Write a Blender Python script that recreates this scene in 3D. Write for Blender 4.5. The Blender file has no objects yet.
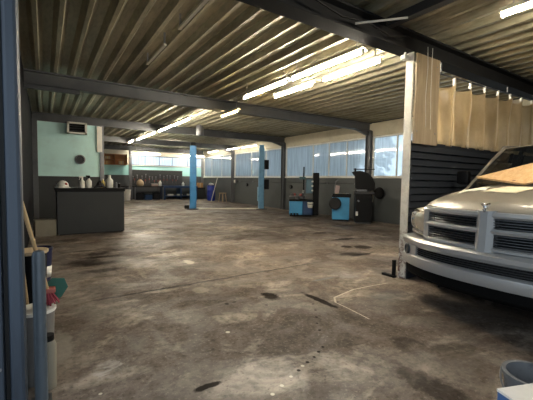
import bpy, bmesh, math, random
from mathutils import Vector, Matrix
random.seed(7)
S = bpy.context.scene
COL = S.collection
PI = math.pi

# ------------------------------------------------------------------ helpers
def lin(c):
    return c/12.92 if c <= .04045 else ((c+.055)/1.055)**2.4
def C(h):
    h = h.lstrip('#')
    return tuple(lin(int(h[i:i+2], 16)/255) for i in (0, 2, 4))

class MB:
    """collects shapes, builds ONE mesh object"""
    def __init__(s): s.bm = bmesh.new()
    def _new(s, before): return [v for v in s.bm.verts if v not in before]
    def box(s, c, d, rz=0, rx=0, ry=0, bev=0):
        r = bmesh.ops.create_cube(s.bm, size=1)
        vs = r['verts']
        bmesh.ops.scale(s.bm, vec=d, verts=vs)
        if bev:
            es = list({e for v in vs for e in v.link_edges})
            q = bmesh.ops.bevel(s.bm, geom=es, offset=bev, segments=2, affect='EDGES', profile=.5)
            vs = list({v for f in q['faces'] for v in f.verts} | {v for v in vs if v.is_valid})
        M = Matrix.Translation(c) @ Matrix.Rotation(rz, 4, 'Z') @ Matrix.Rotation(ry, 4, 'Y') @ Matrix.Rotation(rx, 4, 'X')
        bmesh.ops.transform(s.bm, matrix=M, verts=vs)
        return s
    def bx(s, x0, x1, y0, y1, z0, z1, bev=0):
        return s.box(((x0+x1)/2, (y0+y1)/2, (z0+z1)/2), (abs(x1-x0), abs(y1-y0), abs(z1-z0)), bev=bev)
    def cyl(s, p0, p1, r0, r1=None, n=16, caps=True):
        p0, p1 = Vector(p0), Vector(p1); r1 = r0 if r1 is None else r1
        d = p1-p0
        q = d.to_track_quat('Z', 'Y').to_matrix().to_4x4()
        bmesh.ops.create_cone(s.bm, cap_ends=caps, segments=n, radius1=r0, radius2=r1, depth=d.length,
                              matrix=Matrix.Translation((p0+p1)/2) @ q)
        return s
    def tube(s, pts, r, n=8):
        pts = [Vector(p) for p in pts]; rings = []
        up = Vector((0, 0, 1))
        for i, p in enumerate(pts):
            t = (pts[min(i+1, len(pts)-1)]-pts[max(i-1, 0)]).normalized()
            a = up if abs(t.dot(up)) < .95 else Vector((1, 0, 0))
            u = t.cross(a).normalized(); w = t.cross(u)
            rr = r[i] if isinstance(r, (list, tuple)) else r
            rings.append([s.bm.verts.new(p+rr*(math.cos(2*PI*k/n)*u+math.sin(2*PI*k/n)*w)) for k in range(n)])
        for A, B in zip(rings, rings[1:]):
            for k in range(n): s.bm.faces.new((A[k], A[(k+1) % n], B[(k+1) % n], B[k]))
        s.bm.faces.new(rings[0][::-1]); s.bm.faces.new(rings[-1])
        return s
    def lathe(s, prof, c=(0, 0, 0), n=24, axis=None):
        c = Vector(c); q = Matrix.Identity(3)
        if axis: q = Vector(axis).to_track_quat('Z', 'Y').to_matrix()
        rings = []
        for r, z in prof:
            rings.append([s.bm.verts.new(c+q@Vector((r*math.cos(2*PI*k/n), r*math.sin(2*PI*k/n), z))) for k in range(n)])
        for A, B in zip(rings, rings[1:]):
            for k in range(n): s.bm.faces.new((A[k], A[(k+1) % n], B[(k+1) % n], B[k]))
        if prof[0][0] > 1e-4: s.bm.faces.new(rings[0][::-1])
        if prof[-1][0] > 1e-4: s.bm.faces.new(rings[-1])
        return s
    def sph(s, c, r, n=16):
        r = r if isinstance(r, (tuple, list)) else (r, r, r)
        bmesh.ops.create_uvsphere(s.bm, u_segments=n, v_segments=max(6, n//2), radius=1,
                                  matrix=Matrix.Translation(c) @ Matrix.Diagonal((*r, 1)))
        return s
    def poly(s, pts, ext):
        """prism: 3D polygon extruded by vector ext"""
        e = Vector(ext); A = [s.bm.verts.new(Vector(p)) for p in pts]; B = [s.bm.verts.new(Vector(p)+e) for p in pts]
        s.bm.faces.new(A[::-1]); s.bm.faces.new(B); n = len(A)
        for i in range(n): s.bm.faces.new((A[i], A[(i+1) % n], B[(i+1) % n], B[i]))
        return s
    def grid(s, P):
        """P[i][j] -> points"""
        V = [[s.bm.verts.new(Vector(p)) for p in row] for row in P]
        for A, B in zip(V, V[1:]):
            for j in range(len(A)-1): s.bm.faces.new((A[j], A[j+1], B[j+1], B[j]))
        return s
    def sweep(s, secs):
        """closed sections swept, capped"""
        V = [[s.bm.verts.new(Vector(p)) for p in sec] for sec in secs]
        n = len(V[0])
        for A, B in zip(V, V[1:]):
            for j in range(n): s.bm.faces.new((A[j], A[(j+1) % n], B[(j+1) % n], B[j]))
        s.bm.faces.new(V[0][::-1]); s.bm.faces.new(V[-1])
        return s
    def build(s, name, mat, parent=None, smooth=False, loc=None, solid=0, angle=40, sub=0):
        bmesh.ops.remove_doubles(s.bm, verts=s.bm.verts, dist=1e-5)
        bmesh.ops.recalc_face_normals(s.bm, faces=s.bm.faces)
        me = bpy.data.meshes.new(name)
        if smooth:
            for f in s.bm.faces: f.smooth = True
            for e in s.bm.edges:
                if len(e.link_faces) == 2 and e.calc_face_angle(0) > math.radians(angle): e.smooth = False
        s.bm.to_mesh(me); s.bm.free()
        me.materials.append(mat)
        o = bpy.data.objects.new(name, me); COL.objects.link(o)
        if parent: o.parent = parent
        if loc: o.location = loc
        if solid:
            m = o.modifiers.new('solid', 'SOLIDIFY'); m.thickness = solid; m.offset = -1
        if sub:
            m = o.modifiers.new('sub', 'SUBSURF'); m.levels = sub; m.render_levels = sub
        return o

def tag(o, label, cat, group=None):
    o['label'] = label; o['category'] = cat
    if group: o['group'] = group
    return o
def thing(name, label, cat, loc=(0, 0, 0), rz=0, group=None):
    o = bpy.data.objects.new(name, None); COL.objects.link(o)
    o.location = loc; o.rotation_euler = (0, 0, rz); o.empty_display_size = .1
    return tag(o, label, cat, group)
def struct(name, mb, mat, parent=None, **k):
    o = mb.build(name, mat, parent, **k)
    if not parent: o['kind'] = 'structure'
    return o
def dup(root, loc=None, rz=None, label=None):
    r = root.copy(); COL.objects.link(r)
    if loc is not None: r.location = loc
    if rz is not None: r.rotation_euler = (0, 0, rz)
    if label: r['label'] = label
    for ch in list(root.children):
        c = ch.copy(); COL.objects.link(c); c.parent = r
        for g in list(ch.children):
            d = g.copy(); COL.objects.link(d); d.parent = c
    return r

# ------------------------------------------------------------------ materials
class NT:
    def __init__(s, name):
        s.m = bpy.data.materials.new(name); s.m.use_nodes = True
        s.t = s.m.node_tree; s.n = s.t.nodes; s.b = s.n['Principled BSDF']; s.out = s.n['Material Output']
        s._co = None
    def co(s):
        if not s._co: s._co = s.n.new('ShaderNodeTexCoord').outputs['Object']
        return s._co
    def L(s, a, b): s.t.links.new(a, b)
    def noise(s, scale, detail=4, rough=.55, vec=None, stretch=None, dist=0):
        v = vec or s.co()
        if stretch:
            m = s.n.new('ShaderNodeMapping'); m.inputs['Scale'].default_value = stretch; s.L(v, m.inputs[0]); v = m.outputs[0]
        x = s.n.new('ShaderNodeTexNoise'); x.inputs['Scale'].default_value = scale; x.inputs['Detail'].default_value = detail
        x.inputs['Roughness'].default_value = rough; x.inputs['Distortion'].default_value = dist; s.L(v, x.inputs['Vector'])
        return x.outputs['Fac']
    def ramp(s, f, a, b, lo=0., hi=1.):
        r = s.n.new('ShaderNodeMapRange'); r.interpolation_type = 'SMOOTHSTEP'
        r.inputs[1].default_value = a; r.inputs[2].default_value = b; r.inputs[3].default_value = lo; r.inputs[4].default_value = hi
        s.L(f, r.inputs[0]); return r.outputs[0]
    def math(s, op, a, b=None):
        x = s.n.new('ShaderNodeMath'); x.operation = op
        for i, q in enumerate((a, b)):
            if q is None: continue
            if isinstance(q, (int, float)): x.inputs[i].default_value = q
            else: s.L(q, x.inputs[i])
        return x.outputs[0]
    def mix(s, f, a, b):
        x = s.n.new('ShaderNodeMix'); x.data_type = 'RGBA'
        for sock, q in ((x.inputs[0], f), (x.inputs[6], a), (x.inputs[7], b)):
            if isinstance(q, (int, float)): sock.default_value = q
            elif isinstance(q, tuple): sock.default_value = (*q[:3], 1)
            else: s.L(q, sock)
        return x.outputs[2]
    def sep(s, v=None):
        x = s.n.new('ShaderNodeSeparateXYZ'); s.L(v or s.co(), x.inputs[0]); return x.outputs
    def base(s, q):
        if isinstance(q, tuple): s.b.inputs['Base Color'].default_value = (*q[:3], 1)
        else: s.L(q, s.b.inputs['Base Color'])
    def set(s, rough=None, metal=None, spec=None, coat=None):
        for k, v in (('Roughness', rough), ('Metallic', metal), ('Specular IOR Level', spec), ('Coat Weight', coat)):
            if v is None: continue
            if isinstance(v, (int, float)): s.b.inputs[k].default_value = v
            else: s.L(v, s.b.inputs[k])
    def bump(s, f, strength=.3, dist=.01):
        x = s.n.new('ShaderNodeBump'); x.inputs['Strength'].default_value = strength; x.inputs['Distance'].default_value = dist
        s.L(f, x.inputs['Height']); s.L(x.outputs[0], s.b.inputs['Normal'])

def M(name, col, rough=.5, metal=0., dirt=.25, scale=3., dark=None, coat=0, bump=0, spec=None, stretch=None):
    t = NT(name); col = C(col) if isinstance(col, str) else col
    dk = dark and (C(dark) if isinstance(dark, str) else dark) or tuple(c*.55 for c in col)
    f = t.ramp(t.noise(scale, 5, .6, stretch=stretch), .45, .75)
    t.base(t.mix(t.math('MULTIPLY', f, dirt), col, dk))
    t.set(rough, metal, spec, coat)
    if bump: t.bump(t.noise(scale*8, 3), bump)
    return t.m
def emit(name, col, st):
    t = NT(name); t.b.inputs['Emission Color'].default_value = (*col, 1); t.b.inputs['Emission Strength'].default_value = st
    t.base((.8, .8, .8)); return t.m

m_steel = M('painted_dark_steel', '#5a5b5d', .45, .3, .6, 2.5)
m_steelL = M('grey_steel', '#76777a', .4, .5, .5, 2)
m_black = M('black_plastic', '#0c0c0d', .55, 0, .3, 6, spec=.2)
m_matte = M('matte_black_plastic', '#070707', .8, 0, .3, 6, spec=.1)
m_beamdark = M('matte_dark_steel', '#2b2b2b', .75, 0, .5, 2, spec=.15)  # darker, less shiny steel for the front beam
m_dark = M('dark_grey_paint', '#2b2c2d', .5, 0, .4, 2)
m_counter = M('counter_dark_panel', '#262827', .5, 0, .35, 3)
m_wallgrey = M('dark_grey_wall', '#4a4d4d', .5, 0, .6, 1.2)
m_wallleft = M('charcoal_wall', '#1a1b1e', .9, 0, .5, 1.5, spec=.05)
m_cream = M('cream_paint', '#b5ad97', .6, 0, .4, 2)
m_white = M('white_plastic', '#d6d4cc', .4, 0, .2, 5)
m_whitepaint = M('white_paint', '#cfccc2', .5, 0, .3, 3)
m_chrome = M('chrome', '#c9ccd0', .14, 1, .2, 4)
m_rubber = M('black_rubber', '#0d0d0e', .7, 0, .3, 8)
m_bluelift = M('blue_lift_paint', '#3f86bd', .35, 0, .5, 3)
m_blueliftpale = M('faded_blue_lift_paint', '#6f9fc0', .4, 0, .5, 3)
m_bluemach = M('blue_machine_paint', '#3f8fbe', .3, 0, .3, 4)
m_bluedark = M('dark_blue_paint', '#173a63', .4, 0, .3, 4)
m_navy = M('navy_plastic', '#1d2140', .4, 0, .3, 6)
m_barrel = M('royal_blue_plastic', '#1e3596', .4, 0, .3, 3)
m_bluepost = M('slate_blue_steel', '#303a46', .55, .15, .8, 2.2, dark='#1c242e', stretch=(4, 4, .5))
m_tan = M('tan_plastic', '#b09b7c', .6, 0, .5, 5)
m_beige = M('beige_box', '#7c7667', .7, 0, .4, 4)
m_wood = M('orange_wood', '#a06a38', .5, 0, .5, 5, stretch=(1, 1, 6))
m_broom = M('broom_stick_wood', '#b59a72', .6, 0, .4, 6)
m_red = M('red_bristles', '#8e3440', .8, 0, .4, 30)
m_green = M('green_plastic', '#155242', .4, 0, .3, 5)
m_card = M('cardboard', '#a07a4e', .8, 0, .3, 6)
m_fabric = M('dark_fabric', '#191a20', .9, 0, .4, 12, bump=.4)
m_paper = M('paper', '#c9bfa6', .8, 0, .3, 6)
m_turq_label = M('pale_label', '#dfe3e0', .5, 0, .1, 5)
m_yellow = M('yellow_plastic', '#c9b565', .4, 0, .2, 5)
m_tool = M('tool_steel', '#8b8c8f', .3, .8, .4, 20)
m_toolred = M('tool_handle_red', '#8c4038', .5, 0, .3, 20)
m_bluebox = M('printed_blue_carton', '#38557e', .6, 0, .3, 9)
m_whitebox = M('white_carton', '#c9c2b8', .7, 0, .3, 5)
m_bucket = M('cement_grey_bucket', '#5f6062', .8, .1, .9, 9, dark='#303132')
m_fix = M('fixture_enamel', '#cfc9b6', .4, 0, .2, 6)
m_tube = emit('fluorescent_tube', (1, .90, .73), 38)
m_tubeDim = emit('weaker_tube', (1, .92, .78), 8)
m_tubeOld = emit('old_amber_tube', (1, .72, .34), 9)
m_bark = M('bark', '#4a443c', .9, 0, .5, 8)

def twotone(name, lo, hi, z, rough=.5, dirt=.3):
    t = NT(name); zz = t.sep()[2]
    f = t.ramp(zz, z-.004, z+.004)
    n = t.math('MULTIPLY', t.ramp(t.noise(1.6, 5, .6), .42, .75), dirt)
    c = t.mix(f, C(lo), C(hi)); t.base(t.mix(n, c, tuple(.5*q for q in C('#5a625c')))); t.set(rough); return t
m_part = twotone('turquoise_over_charcoal', '#303232', '#bde2df', 1.33, .55, .22).m
tb = twotone('back_wall_paint', '#45484a', '#9fd2d2', 1.5, .55, .1); oldc = tb.b.inputs['Base Color'].links[0].from_socket
tb.base(tb.mix(tb.ramp(tb.sep()[2], 2.11, 2.12), oldc, C('#cfc9b8'))); m_back = tb.m

# floor ----------------------------------------------------------------
def floor_mat():
    t = NT('worn_concrete_floor'); co = t.co(); x, y, z = t.sep()
    n1 = t.noise(.55, 6, .62, dist=.6); n2 = t.noise(2.3, 6, .65, dist=.4); n3 = t.noise(14, 4, .6)
    nS = t.noise(1.1, 6, .65, stretch=(1, 1.6, 1), dist=1.2)
    c = t.mix(t.ramp(n1, .35, .68), C('#514841'), C('#786d63'))
    c = t.mix(t.math('MULTIPLY', t.ramp(n2, .42, .70), .5), c, C('#3f3832'))
    c = t.mix(t.math('MULTIPLY', t.ramp(nS, .50, .68), .8), c, C('#9a8f83'))
    c = t.mix(t.math('MULTIPLY', t.ramp(n3, .42, .66), .45), c, C('#332c26'))
    n4 = t.noise(38, 4, .65)
    c = t.mix(t.math('MULTIPLY', t.ramp(n4, .56, .68), .45), c, C('#8f867a'))
    c = t.mix(t.math('MULTIPLY', t.ramp(n4, .44, .34), .5), c, C('#2a241f'))
    brk = t.ramp(t.noise(5.5, 6, .7, dist=1.0), .40, .60); wob = t.noise(4.2, 5, .7); wob2 = t.noise(11, 4, .7)
    masks = []
    def spot(c, px, py, rx, ry, col, amt, rag=.9, rot=0.):
        dx = t.math('SUBTRACT', x, px); dy = t.math('SUBTRACT', y, py)
        cs, sn = math.cos(rot), math.sin(rot)
        u = t.math('DIVIDE', t.math('ADD', t.math('MULTIPLY', dx, cs), t.math('MULTIPLY', dy, sn)), rx)
        v = t.math('DIVIDE', t.math('SUBTRACT', t.math('MULTIPLY', dy, cs), t.math('MULTIPLY', dx, sn)), ry)
        d = t.math('SQRT', t.math('ADD', t.math('MULTIPLY', u, u), t.math('MULTIPLY', v, v)))
        w = wob if rx+ry > .45 else wob2
        if rx+ry < .45: rag = min(rag, .7)
        d = t.math('ADD', d, t.math('MULTIPLY', t.math('SUBTRACT', w, .5), 2*rag))
        f = t.math('MULTIPLY', t.ramp(d, .7 if rx+ry < .45 else .3, 1.15, 1, 0), amt)
        if C(col)[0] > .2 and rx > .1: f = t.math('MULTIPLY', f, brk)
        if col == '#1b1613': masks.append(f)
        return t.mix(f, c, C(col))
    D, Lc = '#1b1613', '#b9b0a0'
    R = -.58
    for q in [(1.87, 5.83, .30, .36, Lc, .7, 1.3), (1.88, 5.07, .07, .15, Lc, .7), (1.23, 5.44, .24, .22, Lc, .25, 1.4), (.36, 2.45, .13, .12, '#aaa6a0', .6, 1.6),
              (.08, 3.0, .09, .3, '#8d8880', .4), (.5, 5.85, .3, .3, D, .8, .9), (.72, 6.35, .3, .22, D, .8, .9), (.97, 6.6, .3, .2, D, .6, 1.2), (.34, 8.0, .5, .25, D, .6),
              (.64, 5.2, .35, .14, D, .8, .9), (2.11, 3.11, .09, .13, D, .95, .7), (2.5, 2.72, .05, .30, D, .95, .5), (.84, 1.92, .1, .03, D, .95, .7),
              (4.59, 4.23, .34, .2, D, .85, .8), (5.7, 5.41, .3, .12, D, .9, .6), (5.3, 4.57, .2, .18, D, .85, .6), (5.79, 6.35, .22, .14, D, .85, .6),
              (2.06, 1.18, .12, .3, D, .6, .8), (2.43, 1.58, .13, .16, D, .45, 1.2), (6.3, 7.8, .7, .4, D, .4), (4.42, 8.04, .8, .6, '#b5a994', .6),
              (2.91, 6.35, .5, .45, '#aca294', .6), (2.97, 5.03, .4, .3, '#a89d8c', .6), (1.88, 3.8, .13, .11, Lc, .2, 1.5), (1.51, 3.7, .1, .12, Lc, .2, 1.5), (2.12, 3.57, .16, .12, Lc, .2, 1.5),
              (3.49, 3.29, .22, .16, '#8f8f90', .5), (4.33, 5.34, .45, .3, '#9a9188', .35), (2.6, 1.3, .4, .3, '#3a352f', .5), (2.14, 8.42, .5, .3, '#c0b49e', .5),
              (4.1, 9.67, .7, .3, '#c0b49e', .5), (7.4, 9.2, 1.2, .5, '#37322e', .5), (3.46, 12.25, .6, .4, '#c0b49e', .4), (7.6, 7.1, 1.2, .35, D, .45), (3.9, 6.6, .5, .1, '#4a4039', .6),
              (5.6, 5.45, .35, .05, D, .9, .5), (4.75, 4.1, .3, .07, D, .85, .6), (5.05, 4.75, .12, .14, D, .9, .6), (.62, 5.65, .45, .16, D, .85, .7), (.75, 6.1, .35, .12, D, .85, .7), (.55, 6.75, .4, .10, D, .7, .7), (3.1, 3.3, .2, .03, '#5d5f63', .8, .6), (3.3, 2.45, .35, .2, '#4d4e50', .6, .7), (1.58, 3.14, .025, .03, D, .8, .4), (1.67, 3.15, .03, .015, D, .8, .4), (1.92, 2.9, .02, .02, D, .7, .4), (1.29, 2.54, .02, .02, Lc, .9, .3), (.26, 2.19, .012, .012, Lc, .8, .3)]:
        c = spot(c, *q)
    for px, py, k in [(2.36, 2.67, 0), (2.27, 2.53, 0), (2.16, 2.39, 0), (2.07, 2.28, 0), (1.99, 2.16, 0), (1.81, 1.92, 0), (1.73, 1.88, 0), (1.65, 1.84, 0), (1.56, 1.81, 0),
                      (1.50, 1.79, 1), (1.44, 1.76, 0), (1.35, 1.73, 1), (1.24, 1.68, 1), (1.14, 1.64, 1)]:
        c = spot(c, px, py, .014, .014, Lc if k else D, .9, .5)
    # expansion joint crack across the slab
    ln = t.math('ABSOLUTE', t.math('SUBTRACT', t.math('SUBTRACT', y, t.math('MULTIPLY', x, .033)), t.math('ADD', 3.93, t.math('MULTIPLY', t.math('SUBTRACT', wob, .5), .12))))
    inx = t.math('MULTIPLY', t.ramp(x, .35, .5), t.ramp(x, 3.55, 3.75, 1, 0))
    c = t.mix(t.math('MULTIPLY', t.math('MULTIPLY', t.ramp(ln, .012, .03, 1, 0), inx), .85), c, C('#231d19'))
    t.base(c)
    r = t.ramp(t.noise(.9, 5, .6, dist=.5), .3, .75, .40, .70); mk = masks[0]
    for q in masks[1:]: mk = t.math('MAXIMUM', mk, q)
    t.set(r, 0, t.math('MULTIPLY', t.ramp(t.noise(1.6, 6, .65, dist=.8), .42, .66, .03, .40), t.math('SUBTRACT', 1, mk)))
    t.bump(t.noise(9, 5, .6), .12, .01)
    return t.m
m_floor = floor_mat()

# ceiling deck ---------------------------------------------------------
t = NT('galvanised_deck'); f = t.ramp(t.noise(1.5, 6, .65, stretch=(1, .25, 1)), .35, .75)
f2 = t.ramp(t.noise(30, 3, .6, stretch=(1, .2, 1)), .4, .7)
c = t.mix(f, C('#bdb69c'), C('#858069')); c = t.mix(t.math('MULTIPLY', f2, .3), c, C('#474336'))
t.base(c); t.set(.36, .5); m_deck = t.m

# rusty white column
t = NT('rusty_white_column'); x, y, z = t.sep()
rust = t.math('MULTIPLY', t.ramp(z, .1, 1.0, 1, .15), t.ramp(t.noise(14, 5, .7), .42, .62))
c = t.mix(rust, C('#c9c6bd'), C('#5a3026')); t.base(c); t.set(.5); m_column = t.m

# plywood board with grain + knots
def plywood(name, a, b, sc):
    t = NT(name)
    g = t.ramp(t.noise(3, 5, .6, stretch=sc, dist=.6), .3, .7)
    t.base(t.mix(g, C(a), C(b))); t.set(.6); return t
m_ply = plywood('tan_fibreboard', '#ab9a80', '#97866c', (6, 6, .6)).m
tb = plywood('pale_pine_board', '#cfae84', '#bb9567', (1.2, 9, 9))
kn = tb.n.new('ShaderNodeTexVoronoi'); kn.inputs['Scale'].default_value = 4.5; tb.L(tb.co(), kn.inputs['Vector'])
oldc = tb.b.inputs['Base Color'].links[0].from_socket
tb.base(tb.mix(tb.ramp(kn.outputs['Distance'], .06, .11, .8, 0), oldc, C('#5e3a1c'))); m_pine = tb.m

# slatted dark wall
m_slat = M('blue_black_slats', '#2e3238', .45, .1, .4, 2)
# truck paints
m_silver = M('silver_truck_paint', '#807a70', .4, .25, .12, 2, coat=.35)
m_silverbump = M('silver_bumper_paint', '#a3a3a2', .34, .4, .12, 2, coat=.4)
m_lens = M('headlight_lens', '#8f887b', .1, .1, .3, 14, coat=1)
t = NT('dark_windscreen'); t.base((.01, .012, .014)); t.set(.04, 0, .6)
tr = t.n.new('ShaderNodeBsdfTransparent'); tr.inputs[0].default_value = (.35, .38, .38, 1)
mx = t.n.new('ShaderNodeMixShader'); mx.inputs[0].default_value = .55
t.L(tr.outputs[0], mx.inputs[1]); t.L(t.b.outputs[0], mx.inputs[2]); t.L(mx.outputs[0], t.out.inputs[0]); m_wind = t.m

# window glazing: slightly milky ribbed sheet
t = NT('milky_glazing')
tr = t.n.new('ShaderNodeBsdfTransparent'); tr.inputs[0].default_value = (.90, .95, .98, 1)
tl = t.n.new('ShaderNodeBsdfTranslucent'); tl.inputs[0].default_value = (.82, .90, .93, 1)
gl = t.n.new('ShaderNodeBsdfGlossy'); gl.inputs['Roughness'].default_value = .05
st = t.ramp(t.noise(3, 4, .7, stretch=(4, 4, .25)), .3, .7, .4, .62)
m1 = t.n.new('ShaderNodeMixShader'); t.L(st, m1.inputs[0]); t.L(tr.outputs[0], m1.inputs[1]); t.L(tl.outputs[0], m1.inputs[2])
fr = t.n.new('ShaderNodeFresnel'); fr.inputs[0].default_value = 1.5
m2 = t.n.new('ShaderNodeMixShader'); t.L(fr.outputs[0], m2.inputs[0]); t.L(m1.outputs[0], m2.inputs[1]); t.L(gl.outputs[0], m2.inputs[2])
t.L(m2.outputs[0], t.out.inputs[0]); m_glass = t.m

# plastic strip curtain
t = NT('pvc_curtain_sheet')
sx = t.math('ABSOLUTE', t.math('SUBTRACT', t.math('FRACT', t.math('ADD', t.math('DIVIDE', t.sep()[0], .46), .5)), .5))
cc = t.mix(t.ramp(t.noise(2, 5, .6, stretch=(1, 1, .6)), .35, .7), C('#cdbd9f'), C('#8c7859'))
cc = t.mix(t.math('MULTIPLY', t.ramp(sx, .05, .11, 1, 0), .85), cc, C('#f2ece0'))
cc = t.mix(t.math('MULTIPLY', t.math('MULTIPLY', t.ramp(t.noise(7, 5, .7), .45, .65), t.ramp(t.sep()[2], .0, .22, 1, 0)), .7), cc, C('#5f4a34')); t.base(cc); t.set(.22, 0, .5)
tl = t.n.new('ShaderNodeBsdfTranslucent'); tl.inputs[0].default_value = (*C('#ead8b6'), 1)
tr = t.n.new('ShaderNodeBsdfTransparent'); tr.inputs[0].default_value = (.9, .85, .75, 1)
m1 = t.n.new('ShaderNodeMixShader'); m1.inputs[0].default_value = .45; t.L(t.b.outputs[0], m1.inputs[1]); t.L(tl.outputs[0], m1.inputs[2])
m2 = t.n.new('ShaderNodeMixShader'); m2.inputs[0].default_value = .16; t.L(m1.outputs[0], m2.inputs[1]); t.L(tr.outputs[0], m2.inputs[2])
t.L(m2.outputs[0], t.out.inputs[0]); m_curtain = t.m

# ------------------------------------------------------------------ shell
XW, XL, YB = 9.18, -.28, 22.2
struct('floor', MB().bx(-.9, 9.4, -.6, 22.5, -.12, 0), m_floor)
mb = MB(); pp = [(2.56, 2.09), (2.59, 2.38), (2.60, 2.58), (2.70, 2.70), (3.1, 2.79), (3.37, 2.78), (3.7, 2.745)]
mb.grid([[(px-.006, py+.010, .0008), (px+.006, py-.010, .0008)] for px, py in pp]); struct('floor_markings', mb, M('chalky_line', '#a39a8c', .8, 0, .9, 20))
struct('ground', MB().bx(-30, 60, -40, 60, -.3, -.125), M('outdoor_asphalt', '#8a8c8c', .9, 0, .4, .4))
# trapezoid steel deck, ribs running front to back
prof = []; x = -.915; P = .275
while x < 9.5:
    prof += [(x, 3.26), (x+.05, 3.26), (x+.105, 3.338), (x+.22, 3.338)]; x += P
mb = MB(); mb.grid([[(px, -.6, pz), (px, 22.4, pz)] for px, pz in prof])
struct('ceiling', mb, m_deck, solid=-.002)
struct('roof', MB().bx(-.9, 9.6, -.7, 22.5, 3.36, 3.46), m_dark)
struct('wall_left', MB().bx(XL-.15, XL, 2.35, YB, 0, 3.26), m_wallleft)
struct('wall_right', MB().bx(XW, XW+.16, -.6, YB+.16, 0, 1.45).bx(XW, XW+.16, 2.6, YB+.16, 2.82, 3.355).bx(XW, XW+.16, -.6, 2.9, 1.45, 3.355), m_wallgrey)
struct('trim_1', MB().bx(XW-.03, XW-.002, 2.9, YB, 2.82, 3.25), m_cream)
struct('wall_back', MB().bx(XL-.15, XW, YB, YB+.16, 0, 2.12).bx(XL-.15, 4.4, YB, YB+.16, 2.12, 3.355).bx(4.4, XW, YB, YB+.16, 2.74, 3.355), m_back)
struct('wall_front_blocker', MB().bx(1.9, XW+.16, -.75, -.6, 0, 3.355).bx(-.9, 1.9, -.75, -.6, 2.75, 3.355), m_wallgrey)  # unseen wall added behind the camera to cut sky light from the front
struct('wall_partition', MB().bx(XL, 1.56, 12.5, 12.62, 0, 3.0), m_part)
struct('trim_2', MB().bx(1.47, 1.62, 12.44, 12.5, 2.15, 2.98), m_whitepaint)
struct('trim_3', MB().bx(1.56, 1.68, 12.46, 12.66, 0, 3.02), m_steelL)
struct('trim_4', MB().bx(XL, XL+.13, 12.3, 12.42, 0, 3.03), m_steel)
# slatted divider wall behind the truck
mb = MB(); mb.bx(4.06, XW, 2.745, 2.84, 0, 1.86)
k = 0
while k*.095 < 1.8:
    mb.poly([(4.06, 2.745, k*.095+.004), (4.06, 2.715, k*.095+.012), (4.06, 2.738, k*.095+.09), (4.06, 2.745, k*.095+.09)], (XW-4.06, 0, 0)); k += 1
struct('wall_divider', mb, m_slat)
struct('column', MB().bx(4.042, 4.06, 2.738, 2.845, 0, 3.0), m_column)
# beams
def ibeam(name, y, x0, x1, z0=3.0, z1=3.255, w=.18, mat=m_steel):
    mb = MB(); mb.bx(x0, x1, y-w/2, y+w/2, z0, z0+.025).bx(x0, x1, y-w/2, y+w/2, z1-.025, z1).bx(x0, x1, y-.012, y+.012, z0+.02, z1-.02)
    return struct(name, mb, mat)
ibeam('beam', 2.84, -.4, XW, 3.0, 3.255, .22, m_beamdark)
bb = ibeam('beam', 7.74, XL, XW)
ibeam('beam', 12.56, XL, XW); ibeam('beam', 17.45, XL, XW); ibeam('beam', 21.95, XL, XW)
struct('haunch', MB().bx(XL, .62, 7.70, 7.78, 2.93, 3.0), m_steel, bb)
for yy in (7.74, 12.56, 17.45):
    struct('haunch', MB().poly([(8.45, yy-.04, 3.0), (9.04, yy-.04, 3.0), (9.04, yy-.04, 2.84)], (0, .08, 0)), m_steel, bb)
# wall posts
for y in (7.7, 12.54, 17.48, 21.95):
    struct('pillar', MB().bx(XW-.14, XW-.001, y-.1, y-.08, 0, 3.0).bx(XW-.14, XW-.001, y+.08, y+.1, 0, 3.0).bx(XW-.08, XW-.06, y-.1, y+.1, 0, 3.0), m_steelL if y > 17 else m_steel)
struct('pillar', MB().bx(4.28, 4.44, 21.6, 21.76, 0, 3.0), m_steelL)
# windows
def window(n, y0, y1, cuts, z0=1.46, z1=2.81, x=XW):
    w = bpy.data.objects.new('window_%d' % n, None); COL.objects.link(w); w.location = (x, y0, z0); w['kind'] = 'structure'
    L = y1-y0; h = z1-z0; f = MB()
    f.bx(-.04, .05, 0, L, 0, .05).bx(-.04, .05, 0, L, h-.05, h).bx(-.04, .05, 0, .05, 0, h).bx(-.04, .05, L-.05, L, 0, h)
    cuts = [0]+list(cuts)+[1]
    for k in cuts[1:-1]: f.bx(-.02, .04, L*k-.018, L*k+.018, 0, h)
    f.build('window_frame', m_whitepaint if n < 5 else m_steelL, w)
    MB().bx(-.07, 0, -.0, L, -.03, .02).build('window_sill', m_whitepaint, w)
    for ka, kb in zip(cuts, cuts[1:]):
        a, b = L*ka+.018, L*kb-.018
        MB().bx(.01, .016, a, b, .04, h-.04).build('window_pane', m_glass, w)
    return w
window(1, 2.95, 7.58, (.2, .4, .6, .8)); window(2, 7.82, 12.42, (.2, .4, .6)); window(3, 12.66, 17.36, (.3, .6)); window(4, 17.6, 21.83, (.35, .7))
w = window(5, 0, 4.7, (.22, .44, .62, .81), 2.12, 2.74); w.location = (9.15, YB, 2.12); w.rotation_euler = (0, 0, PI/2)

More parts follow.
